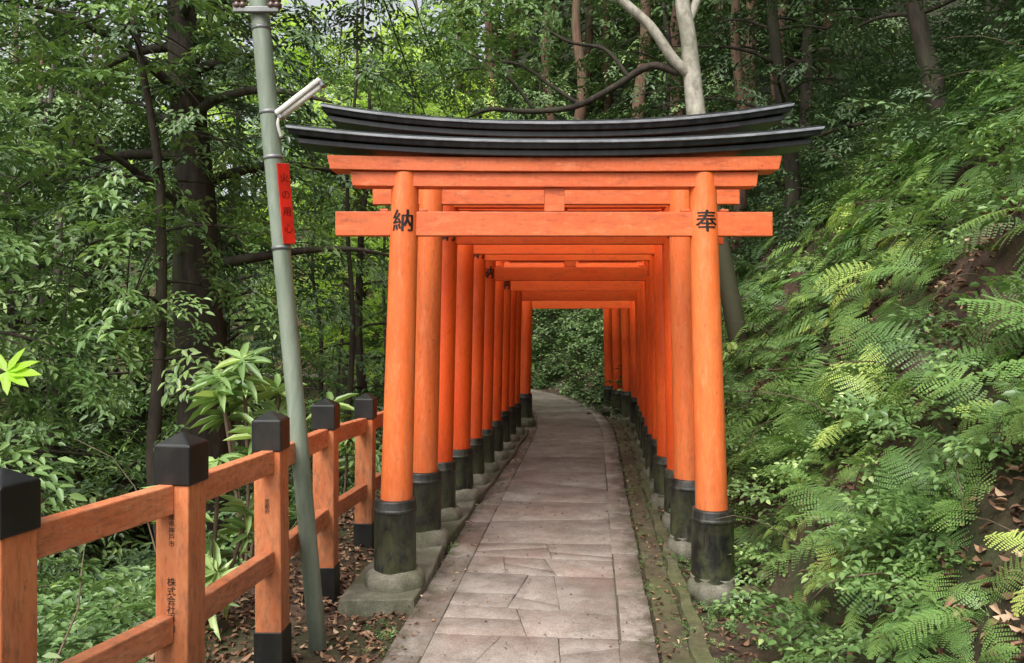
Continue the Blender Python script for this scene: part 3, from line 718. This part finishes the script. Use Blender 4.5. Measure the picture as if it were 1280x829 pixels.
ferns('fern_bank',120,-4,5,14,24,lambda x,y,s:(s>1.5)&(s<6),FERN_S,.7,1.2,.45)
ferns('valley_ferns',40,-5,-1.5,2,12,lambda x,y,s:(s<-2.1),FERN_S,.6,1.0,.45)
for (bx,by,tops) in ((-1.75,5.2,[(-1.72,5.1,1.42),(-1.55,5.3,1.2),(-1.9,5.3,1.15),(-1.6,5.0,.95),(-1.85,5.05,1.3)]),
                     (-1.75,4.4,[(-1.6,4.35,.9),(-1.5,4.5,.6),(-1.8,4.3,.72),(-1.7,4.5,.45),(-1.58,4.2,.35)]),
                     (-1.45,6.6,[(-1.35,6.5,.75),(-1.3,6.8,.5),(-1.5,6.6,.95)])):
    E=empty('long_leaved_shrub',(0,0,0)); V=[];F=[]; z0=float(hfun(np.array([bx]),np.array([by]))[0])-.1
    for t in tops: tube(smoothpts([(bx,by,z0),((bx+t[0])/2+.03,(by+t[1])/2,(z0+t[2])/2),t],4),[.013]*9,6,V,F)
    mobj('stems',V,F,M_twig,E,True)
    pos=np.array(tops); pos=np.concatenate([pos,pos-[0,0,.12]]); n=len(pos); up=unit(rng.normal(0,.3,(n,3))+[.1,-.25,1]); a=rnd(n,0,6.28); d=np.stack([np.cos(a),np.sin(a),0*a],1)
    y2=unit(np.cross(up,d)); d=np.cross(y2,up)
    vq,t=inst(WH,pos,np.stack([d,y2,up],2),rnd(n,.8,1.1),rnd(n,.55,.85)); bigmesh('foliage',vq,t,M_leaf,E)
E=empty('maple_sapling'); V=[];F=[]
tube(smoothpts([(-1.95,2.5,-.6),(-1.98,2.45,.6),(-1.85,2.4,1.3),(-1.6,2.35,1.56),(-1.47,2.32,1.55)],4),[.012]*8+[.006]*9,6,V,F); mobj('stem',V,F,M_twig,E,True)
lv=[]
for c,R0 in (((-1.46,2.3,1.55),.09),((-1.62,2.36,1.53),.07),((-1.56,2.3,1.48),.06)):
    for k in range(7):
        a=-1.9+k*.633; l=R0*(1-.12*abs(k-3)); lv.append(leafv(c,(math.cos(a),.3*math.sin(a)-.2,math.sin(a)*.55),(0,-.7,.7),l*1.25,l*.42,.05,.1))
V,Q,J=finish(lv); bigmesh('foliage',(V,Q),np.clip(.5+J,0,1),M_maple,E)

# ------------------------------------------------------------ litter and twigs
def litter(name,n,x0,x1,y0,y1,cond,size,zoff=.012,flat=.35,zfix=None):
    x,y,s=scatter(n,x0,x1,y0,y1,cond); z=hfun(x,y) if zfix is None else np.full(n,zfix)
    lf=[finish([leafv((0,0,0),(1,0,.15),(0,0,1),1,.42,.5,.25)]),finish([leafv((0,0,0),(1,0,.0),(0,0,1),.9,.55,-.3,-.15)])]
    a=rnd(n,0,6.28); d=np.stack([np.cos(a),np.sin(a),rng.normal(0,flat*.6,n)],1); up=np.stack([rng.normal(0,flat,n),rng.normal(0,flat,n),np.ones(n)],1)
    vq,t=inst(lf,np.stack([x,y,z+zoff],1),frames(d,up),rnd(n,size*.6,size*1.2),rng.uniform(0,1,n)); return bigmesh(name,vq,t,M_litter)
litter('leaf_litter',12000,-2.6,.4,2,13,lambda x,y,s:(s<-.72)&(s>-2.6),.052)
litter('leaf_litter',9000,1,4.5,2,13,lambda x,y,s:(s>1.0)&(s<4),.05)
litter('leaf_litter',1300,1,4.5,2,8,lambda x,y,s:(s>1.6)&(s<4)&(patch2(x,y)<-.4),.06,.04,.5)
litter('leaf_litter',600,-1,2.4,2,14,lambda x,y,s:(s>.69)&(s<1.0),.035,.03)
litter('leaf_litter',260,-1,2.2,2.5,14,lambda x,y,s:(s<-.5)&(s>-.75),.03,.02,.1,0.0)
litter('leaf_litter',700,-1,2.2,2.5,16,lambda x,y,s:(np.abs(s)<.7),.018,.018,.1,0.0)
V=[];F=[]
def twigs(n,b4,cond,e0,e1,s0,s1,pull,r0):
    x,y,s=scatter(n,*b4,cond); z=hfun(x,y)
    for k in range(n):
        p=Vector((x[k],y[k],z[k]+.02)); a=random.uniform(0,6.28); pts=[p]; e=random.uniform(e0,e1); st=random.uniform(s0,s1)
        for q in range(6):
            a+=random.uniform(-.5,.5); e-=random.uniform(-.1,.4); p=p+Vector((math.cos(a)*math.cos(e)-pull,math.sin(a)*math.cos(e),math.sin(e)))*st; pts.append(p)
        tube(pts,[r0*q for q in (1,.9,.8,.7,.6,.5,.3)],5,V,F)
twigs(190,(1.4,6,3,11),lambda x,y,s:(s>1.5)&(s<4.5),.1,1.2,.04,.15,.2,.005)
twigs(110,(-4,-1.4,2.2,11),lambda x,y,s:(s<-1.7),.3,1.4,.08,.25,.1,.007)
mobj('dead_twigs',V,F,M_twig,None,True)
def rock(loc,s,seed):
    bm=bmesh.new(); bmesh.ops.create_icosphere(bm,subdivisions=3,radius=1); r=random.Random(seed); ph=[r.uniform(0,6) for _ in range(4)]
    for v in bm.verts:
        c=v.co; k=1+.18*math.sin(c.x*2.6+ph[0])*math.cos(c.y*2.9+ph[1])+.09*math.sin(c.z*6+ph[2])*math.sin(c.x*5+ph[3])
        v.co=Vector((c.x*k*s[0],c.y*k*s[1],c.z*k*s[2]))
    me=bpy.data.meshes.new('loose_stone'); bm.to_mesh(me); bm.free(); me.materials.append(M_gutter)
    for p in me.polygons: p.use_smooth=True
    o=bpy.data.objects.new('loose_stone',me); o.location=loc; COL.objects.link(o)
rock((1.44,4.85,.02),(.10,.08,.055),1); rock((1.58,5.0,.1),(.06,.05,.04),2); rock((-.98,4.75,-.02),(.07,.05,.03),4)

# ------------------------------------------------------------ light, sky, camera
w=bpy.data.worlds.new('World'); scene.world=w; w.use_nodes=True
WN=w.node_tree.nodes; WL=w.node_tree.links
sky=WN.new('ShaderNodeTexSky'); sky.sky_type='NISHITA'; sky.sun_disc=False
sky.sun_elevation=math.radians(52); sky.sun_rotation=math.radians(205); sky.air_density=1.0; sky.dust_density=5
hs=WN.new('ShaderNodeHueSaturation'); hs.inputs['Saturation'].default_value=.25; hs.inputs['Value'].default_value=1.7
WL.new(sky.outputs[0],hs.inputs['Color'])
bg=WN['Background']; bg.inputs[1].default_value=.15; WL.new(hs.outputs[0],bg.inputs[0])
sl=bpy.data.lights.new('sun','SUN'); sl.energy=2.6; sl.angle=math.radians(36); sl.color=(1,.97,.91)
so=bpy.data.objects.new('sun',sl); COL.objects.link(so)
az=math.radians(205); el=math.radians(52); tod=Vector((math.sin(az)*math.cos(el),math.cos(az)*math.cos(el),math.sin(el)))
so.rotation_euler=(-tod).to_track_quat('-Z','Y').to_euler(); so.location=(0,0,20)
cd=bpy.data.cameras.new('camera'); co=bpy.data.objects.new('camera',cd); COL.objects.link(co); scene.camera=co
co.location=(0,0,1.7); co.rotation_euler=(math.pi/2,0,0); cd.lens=28; cd.sensor_width=36; cd.shift_y=-.0113; cd.clip_end=600; cd.clip_start=.05
scene.view_settings.view_transform='Standard'; scene.view_settings.look='None'; scene.view_settings.exposure=0
